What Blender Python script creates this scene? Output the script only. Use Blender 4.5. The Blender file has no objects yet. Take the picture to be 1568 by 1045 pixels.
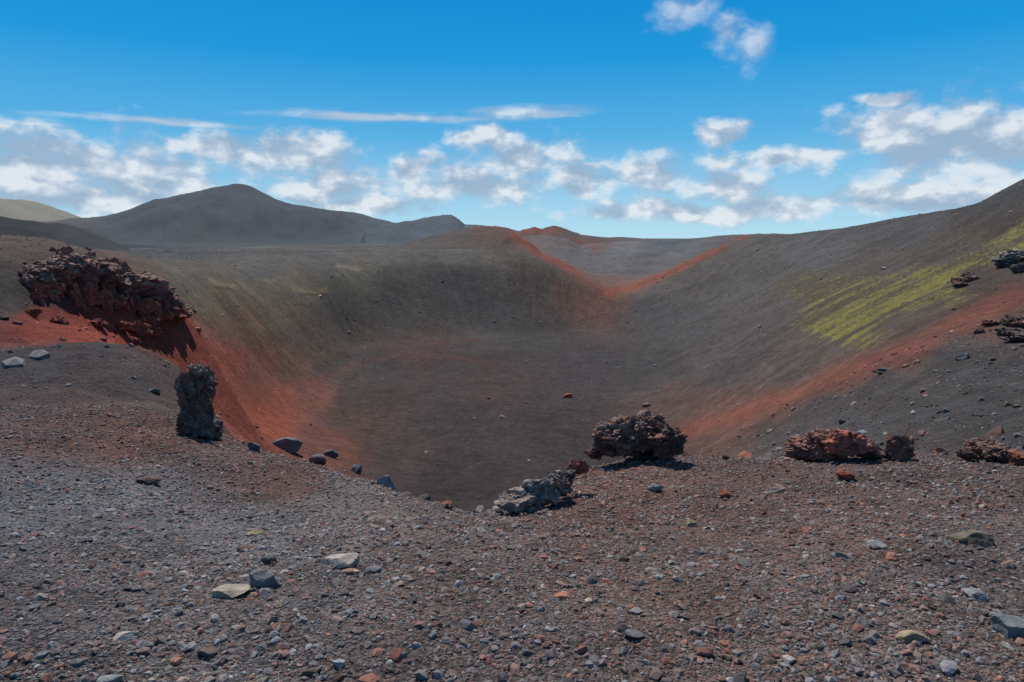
import bpy, math, numpy as np, bmesh
from mathutils import Vector
rng=np.random.default_rng(7)
EYE=1.65; F=1045.0; TH=math.radians(8.57)
# ---------------- noise ----------------
_perm=np.random.default_rng(3).permutation(256); _perm=np.concatenate([_perm,_perm,_perm])
_g=np.random.default_rng(4).normal(size=(256,3)); _g/=np.linalg.norm(_g,axis=1)[:,None]
_rv=np.random.default_rng(5).random(256)
def _f(t): return t*t*t*(t*(t*6-15)+10)
def pn2(x,y,s=0):
    xi=np.floor(x).astype(np.int64); yi=np.floor(y).astype(np.int64)
    xf=x-xi; yf=y-yi; u=_f(xf); v=_f(yf)
    def c(a,b):
        h=_perm[(_perm[(xi+a)&255]+((yi+b)&255)+s*17)&255]
        an=h*(2*np.pi/256); return np.cos(an)*(xf-a)+np.sin(an)*(yf-b)
    n0=c(0,0); n1=c(1,0); n2=c(0,1); n3=c(1,1)
    a=n0+u*(n1-n0); b=n2+u*(n3-n2); return (a+v*(b-a))*1.4
def fb2(x,y,o=4,s=0,g=.5):
    r=0; a=1
    for i in range(o): r=r+a*pn2(x*2**i+i*13.7,y*2**i+i*7.3,s+i); a*=g
    return r
def pn3(p,s=0):
    pi=np.floor(p).astype(np.int64); pf=p-pi; w=_f(pf); r=0
    for a in (0,1):
        for b in (0,1):
            for c in (0,1):
                h=_perm[_perm[_perm[(pi[:,0]+a+s)&255]+((pi[:,1]+b)&255)]+((pi[:,2]+c)&255)]
                g=_g[h&255]
                d=((pf-np.array([a,b,c]))*g).sum(1)
                wt=(w[:,0] if a else 1-w[:,0])*(w[:,1] if b else 1-w[:,1])*(w[:,2] if c else 1-w[:,2])
                r=r+d*wt
    return r*1.5
def chunk3(p,s=0):
    """piecewise planar fractured offset: random value + tilted plane in every cell, plus crack factor"""
    pi=np.floor(p).astype(np.int64); f1=np.full(len(p),9.); f2=np.full(len(p),9.); val=np.zeros(len(p)); pl=np.zeros(len(p))
    for a in (-1,0,1):
        for b in (-1,0,1):
            for c in (-1,0,1):
                q=pi+np.array([a,b,c])
                h=_perm[_perm[_perm[(q[:,0]+s)&255]+(q[:,1]&255)]+(q[:,2]&255)]&255
                j=q+.5+_g[h]*.45; dl=p-j
                d=np.abs(dl).sum(1)*.45+np.linalg.norm(dl,axis=1)*.5
                m=d<f1; f2=np.where(m,f1,np.minimum(f2,d)); f1=np.where(m,d,f1)
                h2=_perm[h+41]; val=np.where(m,_rv[h2],val); pl=np.where(m,(dl*_g[h2]).sum(1),pl)
    return val-.5,pl,f2-f1
# ---------------- view ray helper (used only to read positions off the survey photo) --------
def ray(px,py):
    u=(px-784)/F; v=(522.5-py)/F
    y=math.cos(TH)+v*math.sin(TH); z=-math.sin(TH)+v*math.cos(TH); h=math.hypot(u,y)
    return math.atan2(u,y), z/h
P=[]
def c(px,py,r): a,t=ray(px,py); P.append((a,math.log(r),t*r))
def hz(px,r,z): a,_=ray(px,500); P.append((a,math.log(r),z))
for q in [(784,1045,2.35),(0,1045,3.0),(1568,1045,3.0),(400,1045,2.55),(1200,1045,2.6),(784,950,2.9),(0,900,4.2),(1568,900,4.2),
 (784,850,3.85),(520,858,3.9),(784,805,5.2),(722,790,6.6),(780,785,6.8),(0,800,6.0),(0,700,9),(0,600,15),(0,530,23),(0,485,29),(0,430,35),(0,368,43),
 (80,376,43),(130,384,43),(100,402,40),(170,418,41),(230,442,43.5),(290,462,47),(170,498,37.5),(60,486,34),(100,490,35),(290,492,46),(240,515,40),(130,508,30),(200,700,9.5),(200,620,14),(200,548,21),(280,566,19.5),
 (325,657,13.8),(400,694,11.5),(500,722,10),(600,754,8.8),(680,780,7.5),(400,770,7.6),(300,850,4.9),(200,800,5.9),(550,800,5.6),
 (840,750,7.8),(900,725,8.8),(975,704,10),(1100,707,10),(1200,702,10),(1400,699,10.5),(1568,697,11),(1200,850,4.3),(1200,770,6.3),(1400,780,6.3),(1568,790,6.4),(1000,785,6),
 (1400,655,24),(1400,600,33),(1400,540,50),(1400,480,78),(1400,420,120),(1400,370,175),(1400,329,230),
 (1568,640,20),(1568,570,38),(1568,500,56),(1568,450,75),(1568,400,100),(1568,340,130),(1568,272,168),
 (1300,670,34),(1300,600,50),(1300,520,80),(1300,450,120),(1300,390,185),(1300,347,260),
 (1200,660,50),(1200,600,70),(1200,550,88),(1200,490,120),(1200,430,170),(1200,390,225),(1185,363,290),
 (1100,670,60),(1090,610,86),(1080,540,125),(1060,480,175),(1060,430,235),(1110,460,185),
 (970,470,212),(945,453,225),(900,480,200),(895,437,225),(860,422,225),(820,405,228),(940,480,203),
 (1010,422,300),(1060,395,305),(1130,366,310),(1000,450,255),
 (700,512,178),(700,460,197),(700,418,211),(700,401,222),(700,390,300),
 (780,460,200),(780,420,213),(780,400,224),
 (600,520,170),(600,470,187),(600,425,201),(600,405,212),(600,390,310),
 (480,560,128),(480,510,142),(480,460,158),(500,425,178),(500,406,194),(500,391,300),(500,381,600),(540,530,160),(540,470,176),
 (400,560,104),(430,500,126),(400,500,118),(400,450,136),(400,420,152),(400,408,172),
 (350,600,70),(350,540,84),(340,490,96),(340,450,110),(335,425,124),(340,405,170),(300,390,350),(280,540,58),(290,445,90),(250,505,54),(330,620,56),(300,590,48),
 (400,640,74),(400,600,88),(470,660,78),(460,610,101),(500,700,64),(560,740,54),
 (220,404,110),(200,387,300),(230,376,1200),(480,377,1300),(100,388,110)]: c(*q)
FL=-26.2
for px,r in [(560,135),(620,100),(640,150),(700,80),(780,65),(780,110),(780,150),(860,90),(860,140),(920,110),(930,160),(960,175),(980,130),(900,185),(740,172),(700,120),(950,85)]: hz(px,r,FL)
for q in [(720,9.5,-4.7),(800,9.8,-4.5),(640,10.5,-4.75),(560,12,-4.9),(480,13.2,-5.1),(400,15.5,-5.4),(900,11.8,-4.7),(975,13,-4.9),(1100,13.5,-4.9),(1200,13.5,-4.8),
 (720,20,-10.0),(720,34,-17),(720,52,-25),(800,20,-9.5),(800,34,-16),(800,52,-24),(975,22,-8.5),(975,40,-15.5),(980,60,-22),(1100,20,-6.9),(1100,36,-12),(1200,18,-5.6),(1200,32,-10),(1400,16,-4.8),(1568,15,-3.7),
 (600,20,-9),(600,35,-16.5),(500,22,-8.7),(500,40,-16),(400,22,-7.2),(400,42,-12.5),(330,20,-5.3),(320,33,-8.4),(280,30,-6.0),
 (0,65,-2.5),(0,130,-5),(130,60,-2.6),(0,400,-8),(-500,3,-1.6),(-500,10,-1.9),(-500,30,-1),(-500,60,-1.5),(-500,150,-5),(-500,500,-8),
 (2200,3,-1.6),(2200,10,-2),(2200,30,-1.5),(2200,80,4),(2200,160,16),(2200,300,8),(2200,700,-10),
 (1568,240,9),(1568,400,-4),(1568,900,-18),(1400,330,1),(1400,600,-14),(1300,400,-5),(1185,420,-9),(1130,430,-16),(1060,420,-21),(1000,380,-21),(930,330,-21),(940,280,-20.5),(860,320,-14),(860,500,-20),(700,450,-8.5),(950,600,-20),(1100,700,-20),(700,900,-10),(600,1000,-11)]: hz(*q)
for px in (-500,0,400,784,1200,1568,2200):
    hz(px,1.2,-1.62); hz(px,0.4,-1.62); hz(px,3000,-22); hz(px,20000,-40)
P=np.array(P)
KA=1.6
def nrm(lr): return 1.65+.25*np.exp(lr)
pts=np.stack([P[:,0]*KA,P[:,1]],1)
def U(d2): return .5*d2*np.log(d2+1e-12)
n=len(pts); D2=((pts[:,None]-pts[None])**2).sum(2)
K=U(D2)+np.eye(n)*6e-4; Q=np.concatenate([np.ones((n,1)),pts],1)
M=np.block([[K,Q],[Q.T,np.zeros((3,3))]])
W=np.linalg.solve(M,np.concatenate([P[:,2]/nrm(P[:,1]),np.zeros(3)]))
def tps(az,lr):
    sh=az.shape; a=az.ravel()*KA; l=lr.ravel(); out=np.empty(len(a))
    for s in range(0,len(a),60000):
        A=a[s:s+60000]; L=l[s:s+60000]
        d=(A[:,None]-pts[None,:,0])**2+(L[:,None]-pts[None,:,1])**2
        out[s:s+60000]=U(d)@W[:n]+W[n]+W[n+1]*A+W[n+2]*L
    return (out.reshape(sh))*nrm(lr)
# ---------------- polar grid -----------------
fa=np.linspace(-math.radians(44),math.radians(44),1250)
ca=np.linspace(math.radians(44),math.pi,70)[1:]
AZ=np.concatenate([-ca[::-1],fa,ca])
LR=np.log(np.concatenate([np.geomspace(.3,1.8,26)[:-1],np.geomspace(1.8,700,660)[:-1],np.geomspace(700,6000,160)[:-1],np.geomspace(6000,60000,24)]))
lim=math.radians(58)
ca2=np.linspace(-lim,lim,400); cl2=np.linspace(LR[0],LR[-1],560)
Zc=tps(*np.meshgrid(ca2,cl2))/nrm(cl2)[:,None]
def cub(G,x,ax):
    G=np.moveaxis(G,ax,0); m=len(G); i=np.clip(np.floor(x).astype(int),0,m-2); t=(x-i)[:,None]
    g=lambda k:G[np.clip(i+k,0,m-1)]
    p0,p1,p2,p3=g(-1),g(0),g(1),g(2)
    r=.5*(2*p1+(p2-p0)*t+(2*p0-5*p1+4*p2-p3)*t*t+(3*p1-p0-3*p2+p3)*t**3)
    return np.moveaxis(r,0,ax)
azc=np.clip(AZ,-lim,lim)
Z=cub(Zc,(LR-cl2[0])/(cl2[1]-cl2[0]),0)
Z=cub(Z,(azc-ca2[0])/(ca2[1]-ca2[0]),1)*nrm(LR)[:,None]
back=np.clip((np.abs(AZ)-math.radians(90))/math.radians(90),0,1)[None]
avg=.5*(Z[:,:1]+Z[:,-1:])
Z=Z*(1-back)+avg*back
A2,L2=np.meshgrid(AZ,LR); R=np.exp(L2); X=R*np.sin(A2); Y=R*np.cos(A2)
far=np.clip((L2-math.log(1500))/1.0,0,1); Z=Z*(1-far)+(-20-R*.0007)*far
def layer(Z,pl,wf,wb,pw=2.0,drop=0.0,s=0,ks=25):
    q=[]
    for px,py,r in pl:
        a,t=ray(px,py+drop); q.append((a,r,t*r))
    q=np.array(q); r0=np.interp(AZ,q[:,0],q[:,1]); zc=np.interp(AZ,q[:,0],q[:,2])
    k=np.hanning(ks); k/=k.sum(); h=ks//2
    zc=np.convolve(np.pad(zc,h,mode='edge'),k,'valid'); r0=np.convolve(np.pad(r0,h,mode='edge'),k,'valid')
    edge=np.clip((AZ-q[0,0]+.03)/.03,0,1)*np.clip((q[-1,0]+.03-AZ)/.03,0,1)
    wob=.05*fb2(A2*9,L2*3,3,70+s)
    d=L2-np.log(r0)[None]+wob*np.clip(np.abs(L2-np.log(r0)[None])/.1,0,1)
    w=np.where(d<0,wf,wb); prof=np.exp(-(np.abs(d)/w)**pw)
    new=-26+(zc[None]+26)*prof
    new=np.where(edge[None]>0,new*edge+(-60)*(1-edge),-60)
    kk=.004*R
    return .5*(Z+new+np.sqrt((Z-new)**2+kk*kk))-0.5*kk*np.exp(-np.abs(Z-new)/kk)
Z=layer(Z,[(-60,300,5200),(0,303,5200),(50,306,5200),(85,316,5200),(110,326,5200),(150,345,5200)],.25,.2,2,3,1)
Z=layer(Z,[(60,340,2300),(110,332,2300),(165,329,2300),(195,318,2250),(235,303,2200),(300,292,2150),(335,284,2150),(355,280,2150),(375,280.5,2150),(398,291,2150),(440,311,2150),(490,319,2150),(545,325,2200),(575,333,2200),(610,342,2200),(640,356,2200)],.24,.2,2.0,3,2)
Z=layer(Z,[(-80,327,950),(0,333,950),(60,337,950),(110,346,950),(150,360,950),(185,376,950)],.28,.2,2,2,3)
Z=layer(Z,[(560,352,1700),(600,343,1700),(640,339,1700),(665,332,1700),(692,330,1700),(702,336,1700),(712,344,1700),(760,346,1700),(830,362,1700)],.16,.14,2,1,4,7)
Z=layer(Z,[(775,362,1500),(800,353,1500),(818,348,1500),(830,352,1500),(850,348,1500),(866,353,1500),(890,360,1500),(930,365,1500),(980,367,1500),(1040,368,1500)],.12,.12,2,0,8,5)
Z=layer(Z,[(520,390,430),(580,382,440),(640,369,460),(690,357,480),(730,349,490),(768,348,490),(785,354,480),(805,367,455),(830,385,420),(860,402,380),(893,423,330),(905,440,310)],.3,.12,1.6,1,5,9)
Z=layer(Z,[(800,366,820),(840,362,800),(870,366,780),(890,376,760),(915,372,800),(960,370,840),(1000,370,860),(1050,367,820),(1095,361,780),(1130,362,780),(1190,359,800),(1300,355,800)],.42,.2,2,1,6,9)
# crater floor
k=.9
flo=-25+0.25*fb2(X*.03,Y*.03,3,9)
Zb=Z-flo
Zf=.5*(Z+flo+np.sqrt((Z-flo)**2+k*k))
Z=np.where(R<270,Zf,np.where(R<320,Zf+(Z-Zf)*(R-270)/50,Z))
# relief noise
nz=fb2(X/1.3,Y/1.3,3,20)*np.interp(L2,np.log([1,8,20,40]),[.03,.08,.08,.03])
nz=nz+fb2(X/.35,Y/.35,2,18)*np.interp(L2,np.log([1,10,20]),[.014,.018,.0])
nz=nz+fb2(X/9,Y/9,4,23)*np.interp(L2,np.log([1,10,40,300,600]),[.0,.07,.16,.25,.4])
nz=nz+fb2(X/70,Y/70,4,26)*np.interp(L2,np.log([100,280,400,900,2000,9000]),[.0,.6,2.2,3.2,3.5,6])
nz=nz+fb2(X/450,Y/450,4,29)*np.interp(L2,np.log([800,2500,9000]),[.0,7,16])*np.clip((Z+30)/60,0.1,1)
flm=1/(1+np.exp(-(Z-(-24.0))/.5)); nz=nz*np.where(R<300,.15+.85*flm,1)
cx,cy=-2,118; ang=np.arctan2(X-cx,Y-cy); rad=np.hypot(X-cx,Y-cy)
rill=pn2(ang*46+fb2(X*.05,Y*.05,2,31)*.8+rad*.03,rad*.04,30)+.8*pn2(ang*110+fb2(X*.1,Y*.1,2,32)*.5+rad*.05,rad*.06,33)
rm=np.clip((R-60)/60,0,1)*np.clip((360-R)/80,0,1)*flm
nz=nz+.07*rm*(rill)
Z=Z+nz
def samp(az,lr):
    fi=np.interp(lr,LR,np.arange(len(LR))); fj=np.interp(az,AZ,np.arange(len(AZ)))
    i=np.clip(fi.astype(int),0,len(LR)-2); j=np.clip(fj.astype(int),0,len(AZ)-2); a=fi-i; b=fj-j
    return (Z[i,j]*(1-a)+Z[i+1,j]*a)*(1-b)+(Z[i,j+1]*(1-a)+Z[i+1,j+1]*a)*b
lrs=np.linspace(math.log(1.5),math.log(12000),3500)
def hit(px,py):
    a,t=ray(px,py); z=samp(np.full(len(lrs),a),lrs); m=z>=t*np.exp(lrs)
    if not m.any(): return a,math.log(9000),t
    k=int(np.argmax(m)); return a,lrs[k],t
def hitp(px,py):
    a,l,t=hit(px,py); r=math.exp(l); return Vector((r*math.sin(a),r*math.cos(a),float(samp(np.array([a]),np.array([l]))[0])+EYE)),r
# ---------------- colour keys ----------------
keys=[(784,1000,84,78,77),(300,1000,82,80,81),(100,900,80,79,81),(1300,950,86,78,76),(1000,870,88,76,72),(1300,800,88,74,70),(700,830,87,79,77),(500,780,92,90,90),
(200,770,88,90,94),(50,760,86,89,94),(400,810,96,98,101),(100,660,82,66,64),(200,660,88,68,62),(450,735,90,73,69),(600,775,94,88,87),(50,560,60,59,61),(200,580,66,62,62),(130,535,62,59,60),(1500,850,82,77,77),(30,620,74,65,65),(260,610,72,64,62),
(350,920,84,81,81),(900,745,90,71,66),(1100,730,86,71,67),(1450,740,82,71,69),
(30,430,60,58,58),(60,395,80,72,66),(20,470,58,56,56),(60,492,108,52,43),(200,522,122,59,47),(280,505,126,63,50),(240,480,120,59,47),(130,505,114,56,45),(350,560,122,69,55),(430,610,114,69,56),(400,645,122,67,53),(360,620,120,65,52),(310,560,122,64,51),(280,540,120,62,50),(500,680,92,62,54),(450,560,94,74,63),(400,560,106,71,59),(370,500,102,80,66),(330,455,94,85,70),(450,440,90,85,74),(300,430,82,79,72),(470,600,100,69,60),(420,480,92,82,70),(480,520,84,75,66),
(580,560,58,56,57),(700,560,61,56,56),(700,640,56,53,54),(850,640,56,53,55),(900,560,59,57,59),(700,730,53,50,51),(620,700,61,54,54),(560,600,61,55,54),(900,690,56,53,54),(640,540,66,55,54),(520,570,63,58,56),(540,650,68,56,53),(750,590,65,55,55),(820,520,58,57,58),
(600,470,68,68,67),(530,500,76,71,65),(700,440,64,64,64),(820,430,66,62,59),(910,460,86,66,60),(880,440,80,65,59),(750,480,63,63,64),(700,416,60,60,60),(600,418,66,65,62),(550,415,84,82,75),(540,450,78,76,69),(400,405,78,79,78),(500,396,80,81,80),(600,395,80,81,80),(700,393,80,80,78),(260,392,66,69,71),(760,394,80,76,72),
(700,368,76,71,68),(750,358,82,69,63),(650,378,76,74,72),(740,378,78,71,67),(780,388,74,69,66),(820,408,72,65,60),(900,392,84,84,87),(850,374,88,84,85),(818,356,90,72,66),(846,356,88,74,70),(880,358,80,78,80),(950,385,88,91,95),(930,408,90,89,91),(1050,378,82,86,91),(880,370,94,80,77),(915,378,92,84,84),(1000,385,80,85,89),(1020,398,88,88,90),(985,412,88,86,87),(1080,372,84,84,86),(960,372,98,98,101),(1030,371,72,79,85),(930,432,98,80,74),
(1150,388,74,72,71),(1100,412,73,71,70),(1060,432,72,70,69),(1150,420,72,73,73),(1250,380,75,76,78),(1400,350,69,70,72),(1520,300,57,58,60),(1200,470,74,72,70),(1050,500,66,66,67),(1100,560,70,67,67),(1350,410,73,71,68),(1500,420,64,59,54),(1520,345,60,57,55),(1450,385,68,66,60),(1150,520,72,69,68),(1250,530,77,70,66),(1000,560,61,60,61),(1010,480,64,64,65),(1400,490,74,67,62),
(1500,490,82,63,57),(1568,470,73,58,53),(1400,535,80,63,57),(1300,575,84,65,59),(1200,612,88,68,61),(1100,645,90,69,62),(1040,625,78,66,62),(1050,670,79,63,58),(1200,575,76,69,66),
(1500,570,62,62,63),(1400,620,60,60,61),(1300,650,63,63,65),(1220,668,67,65,65),(1550,640,58,58,59),(1450,550,62,61,62),(1350,600,61,60,61),(1250,630,65,63,63),
(370,330,64,73,81),(250,345,66,75,83),(480,350,62,71,79),(300,368,66,73,79),(50,315,118,119,112),(60,350,40,45,50),(20,345,36,41,46),(130,362,48,53,58),(660,345,76,87,97),(600,352,70,80,88)]  # bluish hills hold painted haze; dark left foot is a painted cloud shadow
moss={ (1480,405):.7,(1380,458):1.,(1300,495):1.,(1350,435):.6,(1270,480):.6,(1310,445):.5,(1230,445):.35,(1540,368):.6,(1430,432):.95,(1285,505):.9}
def s2l(v): v=np.asarray(v,float)/255; return np.where(v<.04045,v/12.92,((v+.055)/1.055)**2.4)
KF=[];KC=[];KM=[]
LW=.12
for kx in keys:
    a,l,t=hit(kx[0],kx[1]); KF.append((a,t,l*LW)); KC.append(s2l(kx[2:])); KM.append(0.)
for (px,py),m in moss.items():
    a,l,t=hit(px,py); KF.append((a,t,l*LW)); KC.append(s2l((74,70,60))); KM.append(m)
KF=np.array(KF);KC=np.array(KC);KM=np.array(KM)
T=Z/R
wx=fb2(A2*14,T*22,4,40)*.011+fb2(X/5,Y/5,3,48)*.003; wy=fb2(A2*11,T*30,4,44)*.006
a_=(np.clip(A2,-.9,.9)+wx).ravel(); t_=(T+wy).ravel(); l_=(np.clip(L2,math.log(2.2),9)*LW).ravel()
COL=np.empty((len(a_),3)); MOS=np.empty(len(a_))
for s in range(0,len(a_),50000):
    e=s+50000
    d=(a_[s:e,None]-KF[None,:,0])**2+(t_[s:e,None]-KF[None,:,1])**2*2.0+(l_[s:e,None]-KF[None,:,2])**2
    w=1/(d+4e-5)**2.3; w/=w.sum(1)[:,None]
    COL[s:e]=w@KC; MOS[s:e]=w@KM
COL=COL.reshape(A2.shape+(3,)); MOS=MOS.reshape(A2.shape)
# mineral bands along ridges / contours, plus painted ledges and shade under them
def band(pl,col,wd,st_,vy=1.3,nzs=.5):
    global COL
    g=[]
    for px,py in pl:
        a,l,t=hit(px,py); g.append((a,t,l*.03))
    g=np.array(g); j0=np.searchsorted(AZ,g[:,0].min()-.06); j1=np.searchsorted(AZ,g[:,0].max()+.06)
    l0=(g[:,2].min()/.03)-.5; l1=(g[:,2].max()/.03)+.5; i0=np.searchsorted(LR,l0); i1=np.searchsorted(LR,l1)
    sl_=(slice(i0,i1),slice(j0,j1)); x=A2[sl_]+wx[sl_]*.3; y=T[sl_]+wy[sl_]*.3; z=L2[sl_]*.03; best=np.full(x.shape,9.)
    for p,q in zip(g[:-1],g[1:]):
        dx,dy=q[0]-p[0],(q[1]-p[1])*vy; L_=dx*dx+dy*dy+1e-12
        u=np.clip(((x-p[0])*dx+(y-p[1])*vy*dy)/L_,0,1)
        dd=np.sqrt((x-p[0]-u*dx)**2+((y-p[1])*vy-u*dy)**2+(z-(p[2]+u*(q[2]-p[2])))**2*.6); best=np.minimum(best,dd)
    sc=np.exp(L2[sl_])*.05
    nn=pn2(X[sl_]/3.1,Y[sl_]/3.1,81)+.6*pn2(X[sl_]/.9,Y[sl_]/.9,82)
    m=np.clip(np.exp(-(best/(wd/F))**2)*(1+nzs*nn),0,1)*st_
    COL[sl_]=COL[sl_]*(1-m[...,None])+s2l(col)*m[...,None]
band([(766,349),(788,360),(810,375),(835,391),(862,405),(885,418)],(122,62,50),8,.85)
band([(862,410),(900,432),(935,452)],(106,66,56),9,.6)
band([(1140,365),(1100,380),(1055,402),(1010,424),(965,440),(930,447)],(118,68,54),8,.85)
band([(800,353),(818,351),(832,354)],(116,62,52),5,.8); band([(842,352),(858,352)],(112,62,52),4,.7)
band([(872,366),(895,374),(912,382)],(108,68,60),6,.6)
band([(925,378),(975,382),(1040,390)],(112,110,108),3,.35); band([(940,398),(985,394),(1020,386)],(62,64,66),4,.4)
band([(1568,452),(1480,490),(1400,530),(1300,570),(1200,610),(1110,642),(1050,662)],(112,66,54),15,.6)
band([(1568,372),(1500,400),(1440,430)],(56,50,44),5,.5)
band([(490,562),(520,545),(570,534),(640,527),(740,520)],(78,55,50),3,.55)
band([(500,580),(545,556),(620,543),(700,548),(760,560)],(80,55,51),6,.45)
band([(530,640),(520,600),(545,570),(600,556)],(50,48,49),3,.45)
band([(560,690),(575,640),(640,600),(760,585)],(48,46,47),6,.3)
band([(322,428),(338,436),(356,438)],(118,110,88),3,.7); band([(392,428),(420,430)],(110,104,86),3,.6); band([(452,442),(478,446),(500,444)],(122,110,82),4,.7); band([(330,441),(352,443)],(46,42,40),2,.7); band([(458,450),(500,451)],(50,46,42),2,.6)  # rock ledges drawn as tan strokes; dark lines paint the shade beneath
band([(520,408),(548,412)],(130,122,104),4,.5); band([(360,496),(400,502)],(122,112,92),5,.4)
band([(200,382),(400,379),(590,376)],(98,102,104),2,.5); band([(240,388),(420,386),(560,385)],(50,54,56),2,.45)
COL*=(1+.12*rm*rill)[...,None]
nearf=np.clip((900-R)/300,0,1)
COL*=(1+.16*fb2(X/3,Y/3,4,50)*np.clip((R-8)/20,0,1)*nearf+.10*fb2(X/25,Y/25,4,53)*np.clip((R-40)/80,0,1)*nearf)[...,None]
p1,_=hitp(1275,505); p2,_=hitp(1545,372)
dv=np.array([p2.x-p1.x,p2.y-p1.y]); dv/=np.linalg.norm(dv)
al=X*dv[0]+Y*dv[1]; pe=-X*dv[1]+Y*dv[0]
st=pn2(pe*.35+fb2(X*.03,Y*.03,2,61)*.8,al*.02,60)+.9*pn2(pe*1.0,al*.04,62)+1.1*pn2(pe*2.6,al*.08,63)
mm=np.clip(MOS*1.15-.62+st*.8+.7*pn2(X*1.1,Y*1.1,64)+.4*pn2(X*.3,Y*.3,65),0,1)*np.clip(MOS*3-.2,0,1)
mm=np.clip(mm,0,.64)
east=np.clip((A2-.2)/.15,0,1)*np.clip((R-25)/20,0,1)*np.clip((400-R)/100,0,1)
COL*=(1+.10*st*east)[...,None]
COL=COL*(1-mm[...,None])+s2l((114,112,52))*mm[...,None]
COL=np.clip(COL,.01,1)*np.array([1.0,.985,.965])
# ---------------- mesh building -------------
def mk(name,V,Fc,col=None,smooth=True,mat=None):
    me=bpy.data.meshes.new(name); V=np.asarray(V,np.float32); Fc=np.asarray(Fc,np.int32)
    me.vertices.add(len(V)); me.vertices.foreach_set('co',V.ravel())
    k=Fc.shape[1]; me.loops.add(Fc.size); me.loops.foreach_set('vertex_index',Fc.ravel())
    me.polygons.add(len(Fc)); me.polygons.foreach_set('loop_start',np.arange(0,Fc.size,k,dtype=np.int32)); me.polygons.foreach_set('loop_total',np.full(len(Fc),k,np.int32))
    me.polygons.foreach_set('use_smooth',np.full(len(Fc),smooth))
    me.update(calc_edges=True)
    if col is not None:
        a=me.attributes.new('col','FLOAT_COLOR','POINT'); cc=np.ones((len(V),4),np.float32); cc[:,:3]=col; a.data.foreach_set('color',cc.ravel())
    ob=bpy.data.objects.new(name,me); bpy.context.scene.collection.objects.link(ob)
    if mat: me.materials.append(mat)
    return ob
def nodes(m):
    m.use_nodes=True; nt=m.node_tree; nt.nodes.clear(); return nt
def N(nt,t,**kw):
    n_=nt.nodes.new(t)
    for k_,v in kw.items(): setattr(n_,k_,v)
    return n_
def math_(nt,op,a,b=None,c_=None,clamp=False):
    m=nt.nodes.new('ShaderNodeMath'); m.operation=op; m.use_clamp=clamp
    for i,v in enumerate((a,b,c_)):
        if v is None: continue
        if hasattr(v,'is_output'): nt.links.new(v,m.inputs[i])
        else: m.inputs[i].default_value=v
    return m.outputs[0]
def noise(nt,vec,sc,det=3,rough=.55):
    n_=nt.nodes.new('ShaderNodeTexNoise'); n_.inputs['Scale'].default_value=sc; n_.inputs['Detail'].default_value=det; n_.inputs['Roughness'].default_value=rough
    nt.links.new(vec,n_.inputs['Vector']); return n_.outputs['Fac']
def vor(nt,vec,sc,feat='F1'):
    n_=nt.nodes.new('ShaderNodeTexVoronoi'); n_.feature=feat; n_.inputs['Scale'].default_value=sc; nt.links.new(vec,n_.inputs['Vector']); return n_
def vscale(nt,col,f):
    m=nt.nodes.new('ShaderNodeVectorMath'); m.operation='SCALE'; nt.links.new(col,m.inputs[0]); nt.links.new(f,m.inputs['Scale']); return m.outputs[0]
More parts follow.
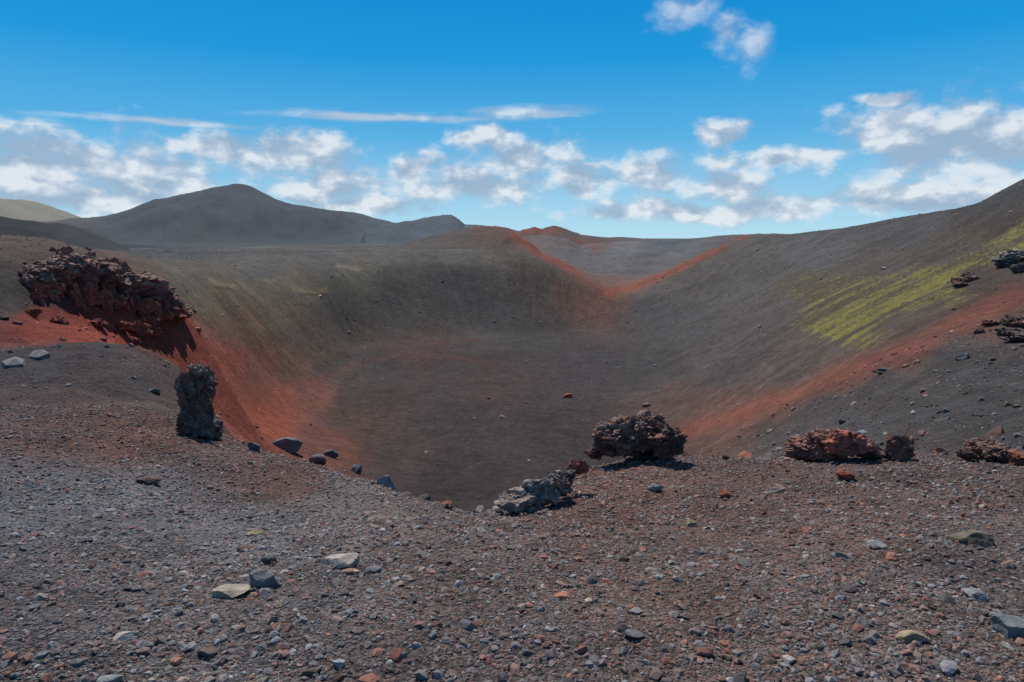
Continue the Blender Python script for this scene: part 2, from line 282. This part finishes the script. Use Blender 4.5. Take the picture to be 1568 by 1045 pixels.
def ground_mat():
    m=bpy.data.materials.new('volcanic_cinder'); nt=nodes(m); L=nt.links.new
    out=N(nt,'ShaderNodeOutputMaterial'); b=N(nt,'ShaderNodeBsdfPrincipled'); b.inputs['Roughness'].default_value=.95; b.inputs['Specular IOR Level'].default_value=.08
    at=N(nt,'ShaderNodeAttribute',attribute_name='col'); pos=N(nt,'ShaderNodeNewGeometry').outputs['Position']
    v1=vor(nt,pos,55); v3=vor(nt,pos,4); v4=vor(nt,pos,.9)
    s1=N(nt,'ShaderNodeSeparateColor'); L(v1.outputs['Color'],s1.inputs[0]); s3=N(nt,'ShaderNodeSeparateColor'); L(v3.outputs['Color'],s3.inputs[0]); s4=N(nt,'ShaderNodeSeparateColor'); L(v4.outputs['Color'],s4.inputs[0])
    f=math_(nt,'MULTIPLY_ADD',s1.outputs[0],1.1,.45)
    n1=noise(nt,pos,.9,6,.74); n2=noise(nt,pos,9,3,.75); n0_=noise(nt,pos,.11,5,.7)
    h=math_(nt,'MULTIPLY_ADD',n1,1.9,.05)
    h=math_(nt,'MULTIPLY',h,math_(nt,'MULTIPLY_ADD',n0_,.9,.55))
    h2=math_(nt,'MULTIPLY_ADD',n2,1.1,.45)
    f=math_(nt,'MULTIPLY',f,math_(nt,'MULTIPLY',h,h2))
    pale=math_(nt,'MULTIPLY',math_(nt,'GREATER_THAN',s3.outputs[1],.90),math_(nt,'LESS_THAN',v3.outputs['Distance'],.14))
    pale2=math_(nt,'MULTIPLY',math_(nt,'GREATER_THAN',s4.outputs[1],.84),math_(nt,'LESS_THAN',v4.outputs['Distance'],.17))
    f=math_(nt,'ADD',f,math_(nt,'MULTIPLY',math_(nt,'MAXIMUM',pale,pale2),.9))
    colr=vscale(nt,at.outputs['Color'],f)
    mx=N(nt,'ShaderNodeMix',data_type='RGBA',blend_type='MULTIPLY'); mx.inputs['Factor'].default_value=1
    rp=N(nt,'ShaderNodeValToRGB'); L(s1.outputs[1],rp.inputs[0]); rp.color_ramp.elements[0].color=(1.22,.95,.86,1); rp.color_ramp.elements[1].color=(.9,1.02,1.04,1)
    L(colr,mx.inputs[6]); L(rp.outputs[0],mx.inputs[7]); L(mx.outputs[2],b.inputs['Base Color'])
    hh=math_(nt,'MULTIPLY',v1.outputs['Distance'],-.012)
    hh=math_(nt,'ADD',hh,math_(nt,'MULTIPLY',n2,.05))
    hh=math_(nt,'ADD',hh,math_(nt,'MULTIPLY',n1,.30))
    bp=N(nt,'ShaderNodeBump'); bp.inputs['Strength'].default_value=.85; bp.inputs['Distance'].default_value=1; L(hh,bp.inputs['Height']); L(bp.outputs[0],b.inputs['Normal'])
    L(b.outputs[0],out.inputs[0]); return m
def stone_mat(name,bs=30,bd=.006):
    m=bpy.data.materials.new(name); nt=nodes(m); L=nt.links.new
    out=N(nt,'ShaderNodeOutputMaterial'); b=N(nt,'ShaderNodeBsdfPrincipled'); b.inputs['Roughness'].default_value=.9; b.inputs['Specular IOR Level'].default_value=.2
    at=N(nt,'ShaderNodeAttribute',attribute_name='col'); pos=N(nt,'ShaderNodeNewGeometry').outputs['Position']
    nn=noise(nt,pos,bs,5,.7)
    f=math_(nt,'MULTIPLY_ADD',nn,1.4,.3); f2=math_(nt,'MULTIPLY_ADD',noise(nt,pos,bs*.15,3,.6),.8,.6)
    L(vscale(nt,at.outputs['Color'],math_(nt,'MULTIPLY',f,f2)),b.inputs['Base Color'])
    v=vor(nt,pos,bs*2.2); hh=math_(nt,'ADD',math_(nt,'MULTIPLY',nn,bd*1.5),math_(nt,'MULTIPLY',math_(nt,'MINIMUM',v.outputs['Distance'],.35),bd*1.2))
    bp=N(nt,'ShaderNodeBump'); bp.inputs['Strength'].default_value=.8; bp.inputs['Distance'].default_value=1; L(hh,bp.inputs['Height']); L(bp.outputs[0],b.inputs['Normal'])
    L(b.outputs[0],out.inputs[0]); return m
GM=ground_mat(); SM=stone_mat('gravel_stone',40,.004); RM=stone_mat('scoria_rock',11,.022); RMF=stone_mat('scoria_rock_large',4,.07)
nr,nc=Z.shape
def sheet(name,i0,i1):
    V=np.stack([X[i0:i1],Y[i0:i1],Z[i0:i1]+EYE],-1).reshape(-1,3); m=i1-i0
    idx=np.arange(m*nc).reshape(m,nc)
    Fc=np.stack([idx[:-1,:-1],idx[:-1,1:],idx[1:,1:],idx[1:,:-1]],-1).reshape(-1,4)
    return mk(name,V,Fc,COL[i0:i1].reshape(-1,3),True,GM)
isp=int(np.searchsorted(LR,math.log(1330)))
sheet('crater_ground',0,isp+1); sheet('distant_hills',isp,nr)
# ---------------- icospheres ----------------
def ico(s):
    bm=bmesh.new(); bmesh.ops.create_icosphere(bm,subdivisions=s,radius=1); bm.verts.ensure_lookup_table()
    V=np.array([v.co[:] for v in bm.verts]); Fc=np.array([[v.index for v in f.verts] for f in bm.faces]); bm.free(); return V,Fc
ICO={s:ico(s) for s in (1,2,3,4,5,6)}
def chip(level,seed):
    r=np.random.default_rng(seed); V,Fc=ICO[level]; V=V.copy()
    for k_ in range(9 if level>1 else 4):
        nrm_=r.normal(size=3); nrm_/=np.linalg.norm(nrm_); dd=r.uniform(.45,.85)
        s=V@nrm_; V-=np.clip(s-dd,0,None)[:,None]*nrm_
    V*=1+.12*pn3(V*1.7+seed)[:,None]
    if level>=3: V*=1+.05*pn3(V*6+seed)[:,None]
    V*=np.array([1,r.uniform(.6,.95),r.uniform(.4,.75)]); return V,Fc
def rotm(n_,r):
    a=r.uniform(0,2*np.pi,n_); tx=r.normal(0,.3,n_); ty=r.normal(0,.3,n_)
    ca_,sa=np.cos(a),np.sin(a); o=np.zeros(n_); i=np.ones(n_)
    Rz=np.stack([ca_,-sa,o,sa,ca_,o,o,o,i],1).reshape(-1,3,3)
    Rx=np.stack([i,o,o,o,np.cos(tx),-np.sin(tx),o,np.sin(tx),np.cos(tx)],1).reshape(-1,3,3)
    Ry=np.stack([np.cos(ty),o,np.sin(ty),o,i,o,-np.sin(ty),o,np.cos(ty)],1).reshape(-1,3,3)
    return Rx@Ry@Rz
def gcol(az,lr):
    j=np.clip(np.searchsorted(AZ,az),0,nc-1); i=np.clip(np.searchsorted(LR,lr),0,nr-1); return COL[i,j]
def scatter(az,lr,size,level,seed,palette_mix=.6,sink=.25,br_=1.15):
    r=np.random.default_rng(seed); nn=len(az); Rr=np.exp(lr)
    pos=np.stack([Rr*np.sin(az),Rr*np.cos(az),samp(az,lr)+EYE],1); pos[:,2]+=size*(.35-sink)
    var=[chip(level,seed*50+k_) for k_ in range(14)]; VV=np.stack([v[0] for v in var]); Fc=var[0][1]
    which=r.integers(0,14,nn); RO=rotm(nn,r)
    V=np.einsum('nij,nvj->nvi',RO,VV[which])*size[:,None,None]+pos[:,None,:]
    base=gcol(az,lr)
    pal=s2l(np.array([(76,75,77),(96,97,101),(112,115,120),(104,70,61),(128,78,63),(90,78,72),(132,130,126),(134,126,110),(110,90,83),(66,62,62)]))
    pr=np.array([.22,.20,.11,.14,.07,.13,.04,.02,.06,.03]); pr/=pr.sum()
    pc=pal[r.choice(len(pal),nn,p=pr)]
    cc=(base*(1-palette_mix)+pc*palette_mix)*r.uniform(.6,1.6,nn)[:,None]*br_*np.array([1.03,1,.96])
    nv=VV.shape[1]
    Fa=(Fc[None]+(np.arange(nn)*nv)[:,None,None]).reshape(-1,3)
    return V.reshape(-1,3),Fa,np.repeat(cc,nv,0)
def join(parts):
    Vs,Fs,Cs=[],[],[]; o=0
    for V,Fc,C in parts: Vs.append(V);Fs.append(Fc+o);Cs.append(C);o+=len(V)
    return np.concatenate(Vs),np.concatenate(Fs),np.concatenate(Cs)
def azr(n_,r,rmin,rmax,w=.72): return r.uniform(-w,w,n_),r.uniform(math.log(rmin),math.log(rmax),n_)
r1=np.random.default_rng(11)
az,lr=azr(115000,r1,2.0,13.5,.78); s=(.0014*np.exp(lr)+.0024)*(r1.pareto(2.6,len(az))+1)*.78; s=np.minimum(s,.034)
cl=fb2(np.exp(lr)*np.sin(az)*.9,np.exp(lr)*np.cos(az)*.9,3,90); keep=r1.random(len(az))<np.clip(.8+.8*cl,.3,1)
az,lr,s=az[keep],lr[keep],s[keep]
g1=scatter(az,lr,s,1,1,.55,br_=1.32)
az,lr=azr(1200,r1,2.2,13,.78); s=.012*(r1.pareto(2.2,len(az))+1); s=np.minimum(s,.055); g2=scatter(az,lr,s,2,2,.65,br_=1.2)
ra=r1.uniform(-.45,.72,560); pxs=784+F*np.tan(ra)
rl=np.log(np.interp(pxs,[320,400,500,600,680,780,840,900,975,1200,1568],[13.5,11.2,9.8,8.6,7.3,6.6,7.6,8.6,9.7,9.8,10.6]))+r1.normal(0,.06,560)
s=.026*(r1.pareto(2.0,560)+1); s=np.minimum(s,.13); g5=scatter(ra,rl,s,2,6,.8,br_=1.1)
V,Fc,C=join([g1,g2,g5]); mk('gravel',V,Fc,C,False,SM)
az,lr=azr(24000,r1,12,60,.78); s=.0014*np.exp(lr)*(r1.pareto(2.3,len(az))+1)*.6; s=np.minimum(s,.28)
keep=r1.random(len(az))<np.where(az>.15,.95,.4); g3=scatter(az[keep],lr[keep],s[keep],1,3,.5,br_=1.35)
az,lr=azr(12000,r1,50,340,.75); s=.0009*np.exp(lr)*(r1.pareto(3.,len(az))+1)*.62; s=np.minimum(s,.6); g4=scatter(az,lr,s,1,4,.45,br_=1.8)
V,Fc,C=join([g3,g4]); mk('scree_stones',V,Fc,C,False,SM)
# ---------------- individual rocks ---------------
def lump(cen,size,seed,col,col2,level=5,rough=1.0,blocky=1.0):
    V,Fc=ICO[level]; n0=V.copy()
    r=np.random.default_rng(seed); off=r.uniform(0,50,3); V=V.copy()
    for k_ in range(8):
        q=r.normal(size=3); q/=np.linalg.norm(q); dd=r.uniform(.5,.85); V-=np.clip(V@q-dd,0,None)[:,None]*q*.9
    w_=.12*np.stack([pn3(n0*4+off+i*7) for i in range(3)],1)
    v1,p1_,e1=chunk3((n0+w_)*1.7+off,seed%50); v2,p2_,e2=chunk3((n0+w_*.5)*4.2+off,seed%37); v3,p3_,e3=chunk3(n0*10+off,seed%29)
    d=.18*pn3(n0*1.3+off)+blocky*(.26*v1+.20*p1_-.05*np.exp(-e1*14))+rough*(.12*v2+.10*p2_-.03*np.exp(-e2*12)+.035*v3+.03*p3_)
    d=d+rough*(.02*pn3(n0*22+off))
    V=V*(1.08+d)[:,None]*np.array(size)+np.array(cen)
    m=np.clip(.5+1.1*pn3(n0*2.2+off+9)+.5*pn3(n0*9+off)+.4*v2,0,1)[:,None]
    C=(s2l(col)*(1-m)+s2l(col2)*m)*(1-.3*np.exp(-e2*10))[:,None]*(1+.4*v1+.35*v2+.2*v3)[:,None]*np.array([2.15,1.92,1.74])
    return V,Fc,C
def rotate(V,cen,a):
    cen=np.array(cen); W_=V-cen; ca_,sa=math.cos(a),math.sin(a); return np.stack([W_[:,0]*ca_-W_[:,1]*sa,W_[:,0]*sa+W_[:,1]*ca_,W_[:,2]],1)+cen
def rockgroup(name,items,mat=RM,level=5,rough=1.,blocky=1.):
    parts=[]
    for it in items:
        px,py,r,wp,hp,c1,c2,sd=it[:8]; dr=it[8] if len(it)>8 else .8
        a,t=ray(px,py); cen=(r*math.sin(a),r*math.cos(a),t*r+EYE); sc=r/ F*.97
        w=wp*.5*sc*1.05; h=hp*.5*sc*1.05
        V,Fc,C=lump(cen,(w,w*dr if wp>hp else w*max(dr,.8),h),sd,c1,c2,level,rough,blocky); V=rotate(V,cen,-a)
        parts.append((V,Fc,C))
    V,Fc,C=join(parts); return mk(name,V,Fc,C,False,mat)
def rr(px,py): 
    return math.exp(hit(px,py)[1])
dk=(62,57,57); bl=(80,80,82); rd=(112,66,55); rd2=(100,54,46); br=(88,66,60)
its=[]; ro=np.random.default_rng(5)
top=[(42,446),(62,412),(95,394),(135,396),(170,408),(205,421),(240,438),(268,457),(288,474)]
tx=[p[0] for p in top]; ty=[p[1] for p in top]
RX=lambda px,a,b: np.interp(px,[40,290],[a,b])
for i,(px,py,w_,h_) in enumerate([(78,446,70,70),(115,440,80,74),(160,446,78,72),(200,456,70,62),(236,464,56,46),(264,474,40,30),(56,458,44,44)]):
    its.append((px,py,RX(px,37.6,44.2),w_,h_,(96,68,60),(84,60,54),400+i,.7))
for i in range(18):
    px=54+i*13.4; tp=np.interp(px,tx,ty); r=RX(px,36.8,43.6)
    sz=ro.uniform(28,42)*(1 if px<240 else .7)
    its.append((px,tp+sz*.42,r,sz*1.35,sz*ro.uniform(.75,1.0),(100,80,73),(86,71,66),200+i,1.0))
for i in range(18):
    px=54+i*13.2+ro.uniform(-4,4); tp=np.interp(px,tx,ty); bt=np.interp(px,[50,120,200,290],[478,490,490,488])
    r=RX(px,35.2,42.2)+ro.uniform(-.4,.6); sz=ro.uniform(12,20)
    hh_=(bt-tp)*ro.uniform(.35,.6)
    its.append((px,bt-hh_*.45,r,sz,hh_,(122,67,53),(92,61,53),300+i,1.0))
for i in range(32):
    px=ro.uniform(52,280); tp=np.interp(px,tx,ty); bt=np.interp(px,[50,120,200,290],[476,488,488,486]); fr=ro.random()
    py=tp+14+(bt-tp-20)*fr*.8
    r=RX(px,35.8,42.6)+ (.8*(1-2*fr)) + ro.uniform(-.3,.7)
    sz=ro.uniform(14,26)
    its.append((px,py,r,sz*ro.uniform(.8,1.3),sz*ro.uniform(.8,1.2),(110,72,62) if fr<.5 else (124,67,52),(86,63,57),100+i))
for px,py,w,h in [(210,504,34,22),(236,510,24,16),(262,482,38,24),(205,522,14,9),(225,496,30,18),(185,500,24,14),(150,496,22,12),(90,492,24,12),(48,480,20,12)]:
    its.append((px,py,rr(px,py+h*.3),w,h,(116,60,48),(84,58,52),int(px)))
rockgroup('red_scoria_outcrop',its,RMF,5,1.2,1.1)
rp_=rr(305,668)
pk=(74,66,63)
rockgroup('lava_pillar',[(306,588,rp_,44,44,pk,(92,80,74),31),(287,588,rp_,26,34,pk,br,36),(319,586,rp_,20,40,dk,(88,80,76),37),(300,622,rp_,40,70,(66,60,58),(82,72,67),32),(302,650,rp_,50,38,pk,(84,78,74),33),(316,632,rp_+.1,18,50,dk,pk,34),(330,661,rp_,18,18,bl,pk,35),(287,642,rp_-.1,24,28,(66,60,58),(88,76,70),38)],RM,5,1.5,1.3)
r_=rr(975,706)
rockgroup('scoria_boulder',[(962,666,r_,84,56,br,(80,70,66),41),(1005,668,r_,76,52,(96,68,61),dk,42),(942,684,r_,56,36,dk,br,43),(1022,686,r_,44,32,rd,br,44),(985,652,r_+.1,70,34,(92,80,76),br,45),(915,694,r_,30,22,dk,br,46),(985,690,r_+.25,70,26,dk,dk,47)],RM,6,1.4,1.1)
r_=rr(820,782)
rockgroup('grey_rock_ledge',[(792,764,r_,56,36,(92,88,87),(106,98,94),51),(828,754,r_+.1,54,46,bl,(100,96,93),52),(854,744,r_+.2,46,38,(86,87,89),br,53),(812,776,r_,50,24,(94,84,80),bl,54),(868,732,r_+.4,34,28,bl,dk,55),(886,714,r_+.6,34,26,rd2,br,56),(780,774,r_-.1,24,18,(94,91,91),bl,57)],RM,5,1.2,1.)
rockgroup('red_rock_ridge',[(1232,688,rr(1232,704),50,30,(96,71,65),br,61),(1265,684,rr(1265,704),58,36,(98,75,69),br,62),(1300,680,rr(1300,704),56,40,(94,71,66),rd,63),(1330,690,rr(1330,704),34,24,br,dk,64),(1215,696,rr(1215,706),26,18,br,rd,65)],RM,5,1.2,1.)
rockgroup('upright_scoria_rock',[(1378,684,rr(1380,704),32,42,(98,71,64),br,71),(1362,694,rr(1380,704),20,18,br,dk,72),(1392,694,rr(1380,704),16,18,rd,br,73)],RM,5,1.2,1.)
rockgroup('dark_rock_cluster',[(1505,688,rr(1505,704),44,22,(84,72,70),br,75),(1535,696,rr(1530,704),34,18,dk,br,76),(1562,702,rr(1560,714),30,22,rd2,br,77),(1480,696,rr(1480,706),22,14,br,dk,78)],RM,5,1.2,1.)
rockgroup('hillside_outcrop',[(1556,396,rr(1556,402),38,16,bl,(96,95,88),81),(1540,406,rr(1540,408),28,12,dk,bl,82),(1570,410,rr(1566,416),28,16,dk,bl,83)],RMF,5,1.2,1.)
rockgroup('hillside_outcrop',[(1478,431,rr(1478,434),28,13,(92,74,70),br,84),(1468,437,rr(1468,440),18,8,br,dk,85),(1484,421,rr(1484,422),14,7,(92,80,76),bl,86)],RMF,5,1.2,1.)
rockgroup('hillside_outcrop',[(1562,496,rr(1562,504),38,20,dk,br,87),(1560,513,rr(1560,522),46,16,dk,dk,88),(1515,496,rr(1515,500),18,9,(90,70,66),br,89),(1500,508,rr(1500,511),14,8,br,dk,90)],RMF,5,1.2,1.)
def stone(name,px,py,wp,hp,c1,seed,lvl=4,flat=.5):
    a,l,t=hit(px,py+hp*.35); r=math.exp(l)
    sc=r/F; V,Fc=chip(lvl,seed); V=V/np.array([np.ptp(V[:,0])/2,np.ptp(V[:,1])/2,np.ptp(V[:,2])/2])
    w=wp*.5*sc; V=V*np.array([w,w*.75,hp*.5*sc*1.05]); V=rotate(V,(0,0,0),-a)
    z=float(samp(np.array([a]),np.array([l]))[0])+EYE
    V=V+np.array([r*math.sin(a),r*math.cos(a),z+hp*.22*sc])
    C=np.tile(s2l(c1),(len(V),1))*(1+.5*pn3(V*14)[:,None])*np.array([1.1,1.05,.98])
    return V,Fc,C
for i,(nm,px,py,w,h,c1) in enumerate([('pale_flat_stone',523,858,60,24,(146,140,134)),('blue_grey_stone',405,884,46,34,(104,108,112)),('pale_flat_stone',352,906,56,14,(148,140,128)),
 ('blue_grey_stone',592,736,36,26,(112,118,126)),('blue_grey_stone',440,682,46,24,(92,97,103)),('blue_grey_stone',545,718,20,18,(92,100,110)),('grey_stone',390,684,18,20,(84,88,92)),('grey_stone',486,704,26,16,(88,93,100)),('grey_stone',505,694,22,14,(84,91,98)),('dark_stone',332,655,22,26,(70,72,74)),('pale_flat_stone',196,974,34,14,(140,134,130)),
 ('tan_stone',1394,972,42,20,(138,124,106)),('blue_grey_stone',1548,962,50,34,(98,105,110)),('mossy_stone',1484,822,50,26,(88,84,74)),('grey_stone',1337,833,28,12,(120,123,127)),('grey_stone',1286,850,24,12,(124,120,116)),('grey_stone',1492,910,30,16,(114,118,124)),('tan_stone',390,816,24,10,(134,124,104)),('tan_stone',1057,801,16,16,(138,132,112)),('red_stone',1296,728,26,18,(120,64,50)),('red_stone',1112,757,24,16,(114,66,53)),('grey_stone',1003,746,22,16,(112,113,118)),('grey_stone',1192,748,26,14,(130,112,106)),('red_stone',868,606,16,8,(150,82,66)),('grey_stone',1352,568,20,9,(84,84,88)),('grey_stone',1474,546,16,12,(100,100,104)),('grey_stone',170,1040,34,16,(128,130,134)),('grey_stone',1165,910,24,14,(110,92,86)),('grey_stone',412,856,24,20,(104,102,104)),('grey_stone',998,874,28,14,(126,116,110)),('grey_stone',990,620,13,8,(110,104,104)),('grey_stone',225,736,34,14,(100,84,80))]):
    V,Fc,C=stone(nm,px,py,w,h,c1,900+i); mk(nm,V,Fc,C,False,SM)
# ---------------- camera / light / world --------------
cam=bpy.data.cameras.new('camera'); cam.lens=24; cam.sensor_width=36; cam.clip_start=.05; cam.clip_end=200000
co=bpy.data.objects.new('camera',cam); co.location=(0,0,EYE); co.rotation_euler=(math.pi/2-TH,0,0); bpy.context.scene.collection.objects.link(co); bpy.context.scene.camera=co
SAZ=math.radians(-20); SEL=math.radians(54)
sd=Vector((math.sin(SAZ)*math.cos(SEL),math.cos(SAZ)*math.cos(SEL),math.sin(SEL)))
sl=bpy.data.lights.new('sun','SUN'); sl.energy=5.0; sl.angle=math.radians(.53); sl.color=(1,.955,.89)
so=bpy.data.objects.new('sun',sl); so.rotation_euler=sd.to_track_quat('Z','Y').to_euler(); bpy.context.scene.collection.objects.link(so)
w=bpy.data.worlds.new('World'); bpy.context.scene.world=w; w.use_nodes=True; nt=w.node_tree; nt.nodes.clear(); L=nt.links.new
w.cycles.sampling_method='MANUAL'; w.cycles.sample_map_resolution=256
out=N(nt,'ShaderNodeOutputWorld'); bg_=N(nt,'ShaderNodeBackground'); bg_.inputs['Strength'].default_value=.1; L(bg_.outputs[0],out.inputs[0])
sky=N(nt,'ShaderNodeTexSky',sky_type='NISHITA'); sky.sun_disc=False; sky.sun_elevation=SEL; sky.sun_rotation=SAZ; sky.altitude=300; sky.dust_density=.3; sky.air_density=1.0; sky.ozone_density=2.5
tc=N(nt,'ShaderNodeTexCoord'); sx=N(nt,'ShaderNodeSeparateXYZ'); L(tc.outputs['Generated'],sx.inputs[0])
azn=math_(nt,'ARCTAN2',sx.outputs[0],sx.outputs[1]); eln=math_(nt,'ARCSINE',sx.outputs[2])
pv=N(nt,'ShaderNodeCombineXYZ'); L(azn,pv.inputs[0]); L(eln,pv.inputs[1])
def vm(op,a,b=None,cc=None):
    m=nt.nodes.new('ShaderNodeVectorMath'); m.operation=op
    for i,v in enumerate((a,b,cc)):
        if v is None: continue
        if hasattr(v,'is_output'): L(v,m.inputs[i])
        else: m.inputs[i].default_value=v
    return m.outputs['Value'] if op in('LENGTH','DOT_PRODUCT') else m.outputs[0]
wn=N(nt,'ShaderNodeTexNoise'); wn.inputs['Scale'].default_value=9; wn.inputs['Detail'].default_value=4; L(pv.outputs[0],wn.inputs['Vector'])
wc=vm('MULTIPLY_ADD',vm('SUBTRACT',wn.outputs['Color'],(.5,.5,.5)),(.09,.05,0),pv.outputs[0])
def field(blobs,vec):
    acc=None
    for px,py,rx,ry in blobs:
        a,t=ray(px,py); e=math.atan(t); sxx=F/rx; syy=F/ry
        ln=vm('LENGTH',vm('MULTIPLY_ADD',vec,(sxx,syy,0),(-a*sxx,-e*syy,0)))
        v=math_(nt,'SUBTRACT',1.0,ln); acc=v if acc is None else math_(nt,'SMOOTH_MAX',acc,v,.2)
    return acc
cum=field([(60,252,170,52),(230,268,130,52),(340,222,100,28),(440,236,110,38),(510,284,120,42),(120,295,220,36),(745,212,60,30),(800,245,90,42),(890,274,60,28),(740,285,130,30),(640,258,50,26),(985,268,90,36),(1110,283,80,30),(1110,210,40,26),(1200,245,120,16),(1370,200,95,48),(1480,225,150,64),(1570,215,110,64),(1356,150,42,14),(1200,312,150,20),(1380,306,190,26),(1050,322,220,20),(560,315,120,18)],wc)
top_=field([(1050,12,50,26),(1105,55,44,30),(1148,80,38,30)],wc)
thin=field([(590,181,210,9),(800,172,110,12),(250,187,170,6),(40,188,60,5)],vm('MULTIPLY_ADD',vm('SUBTRACT',wn.outputs['Color'],(.5,.5,.5)),(.03,.012,0),pv.outputs[0]))
def fbm(vec,sc,det,rg=.55):
    n_=N(nt,'ShaderNodeTexNoise'); n_.inputs['Scale'].default_value=sc; n_.inputs['Detail'].default_value=det; n_.inputs['Roughness'].default_value=rg; L(vec,n_.inputs['Vector']); return n_.outputs['Fac']
q=vm('MULTIPLY',pv.outputs[0],(1,1.6,1)); q2=vm('ADD',q,(-.012,.028,0))
f0=fbm(q,17,7,.56); f1_=fbm(q2,17,4,.5)
def sstep(v,a,b):
    m=N(nt,'ShaderNodeMapRange',interpolation_type='SMOOTHSTEP'); L(v,m.inputs[0]); m.inputs[1].default_value=a; m.inputs[2].default_value=b; return m.outputs[0]
dens=math_(nt,'ADD',math_(nt,'MULTIPLY',cum,1.15),math_(nt,'MULTIPLY_ADD',f0,2.6,-1.22))
acum=math_(nt,'MULTIPLY',sstep(dens,-.1,.85),.88)
dt=math_(nt,'ADD',top_,math_(nt,'MULTIPLY_ADD',f0,2.6,-1.35)); atop=math_(nt,'MULTIPLY',sstep(dt,-.2,1.1),.6)
qs=vm('MULTIPLY',pv.outputs[0],(4,50,1)); fs=fbm(qs,1.5,5,.6)
dth=math_(nt,'ADD',thin,math_(nt,'MULTIPLY_ADD',fs,1.8,-.9)); athin=math_(nt,'MULTIPLY',sstep(dth,-.1,1.0),.75)
alpha=math_(nt,'MAXIMUM',math_(nt,'MAXIMUM',acum,atop),athin)
rel=math_(nt,'MULTIPLY_ADD',math_(nt,'SUBTRACT',f0,f1_),5.0,.50)
rel=math_(nt,'SUBTRACT',rel,math_(nt,'MULTIPLY',sstep(dens,.4,1.3),.2))
rel=math_(nt,'MAXIMUM',rel,math_(nt,'MULTIPLY',athin,.7),clamp=True)
cr=N(nt,'ShaderNodeValToRGB'); L(rel,cr.inputs[0]); cr.color_ramp.elements[0].color=(3.4,4.5,5.9,1); cr.color_ramp.elements[1].color=(7.9,8.3,8.7,1)
x_=cr.color_ramp.elements.new(.5); x_.color=(5.1,5.9,7.0,1)
gr=N(nt,'ShaderNodeValToRGB'); L(math_(nt,'MULTIPLY',eln,1.0,clamp=True),gr.inputs[0])
el=gr.color_ramp.elements; el[0].position=0; el[0].color=(4.6,7.4,8.8,1); el[1].position=1; el[1].color=(.9,1.5,2.7,1)
for p_,c_ in [(.07,(2.7,5.8,8.3)),(.14,(.9,4.3,7.7)),(.24,(.08,3.1,7.1)),(.33,(.0,2.45,6.5)),(.5,(.3,1.9,4.5))]:
    x_=el.new(p_); x_.color=c_+(1,)
mg=N(nt,'ShaderNodeMix',data_type='RGBA'); mg.inputs[0].default_value=.97; L(sky.outputs[0],mg.inputs[6]); L(gr.outputs[0],mg.inputs[7])
mc=N(nt,'ShaderNodeMix',data_type='RGBA'); L(alpha,mc.inputs[0]); L(mg.outputs[2],mc.inputs[6]); L(cr.outputs[0],mc.inputs[7]); L(mc.outputs[2],bg_.inputs[0])
vs=bpy.context.scene.view_settings; vs.view_transform='Standard'; vs.look='None'; vs.exposure=0
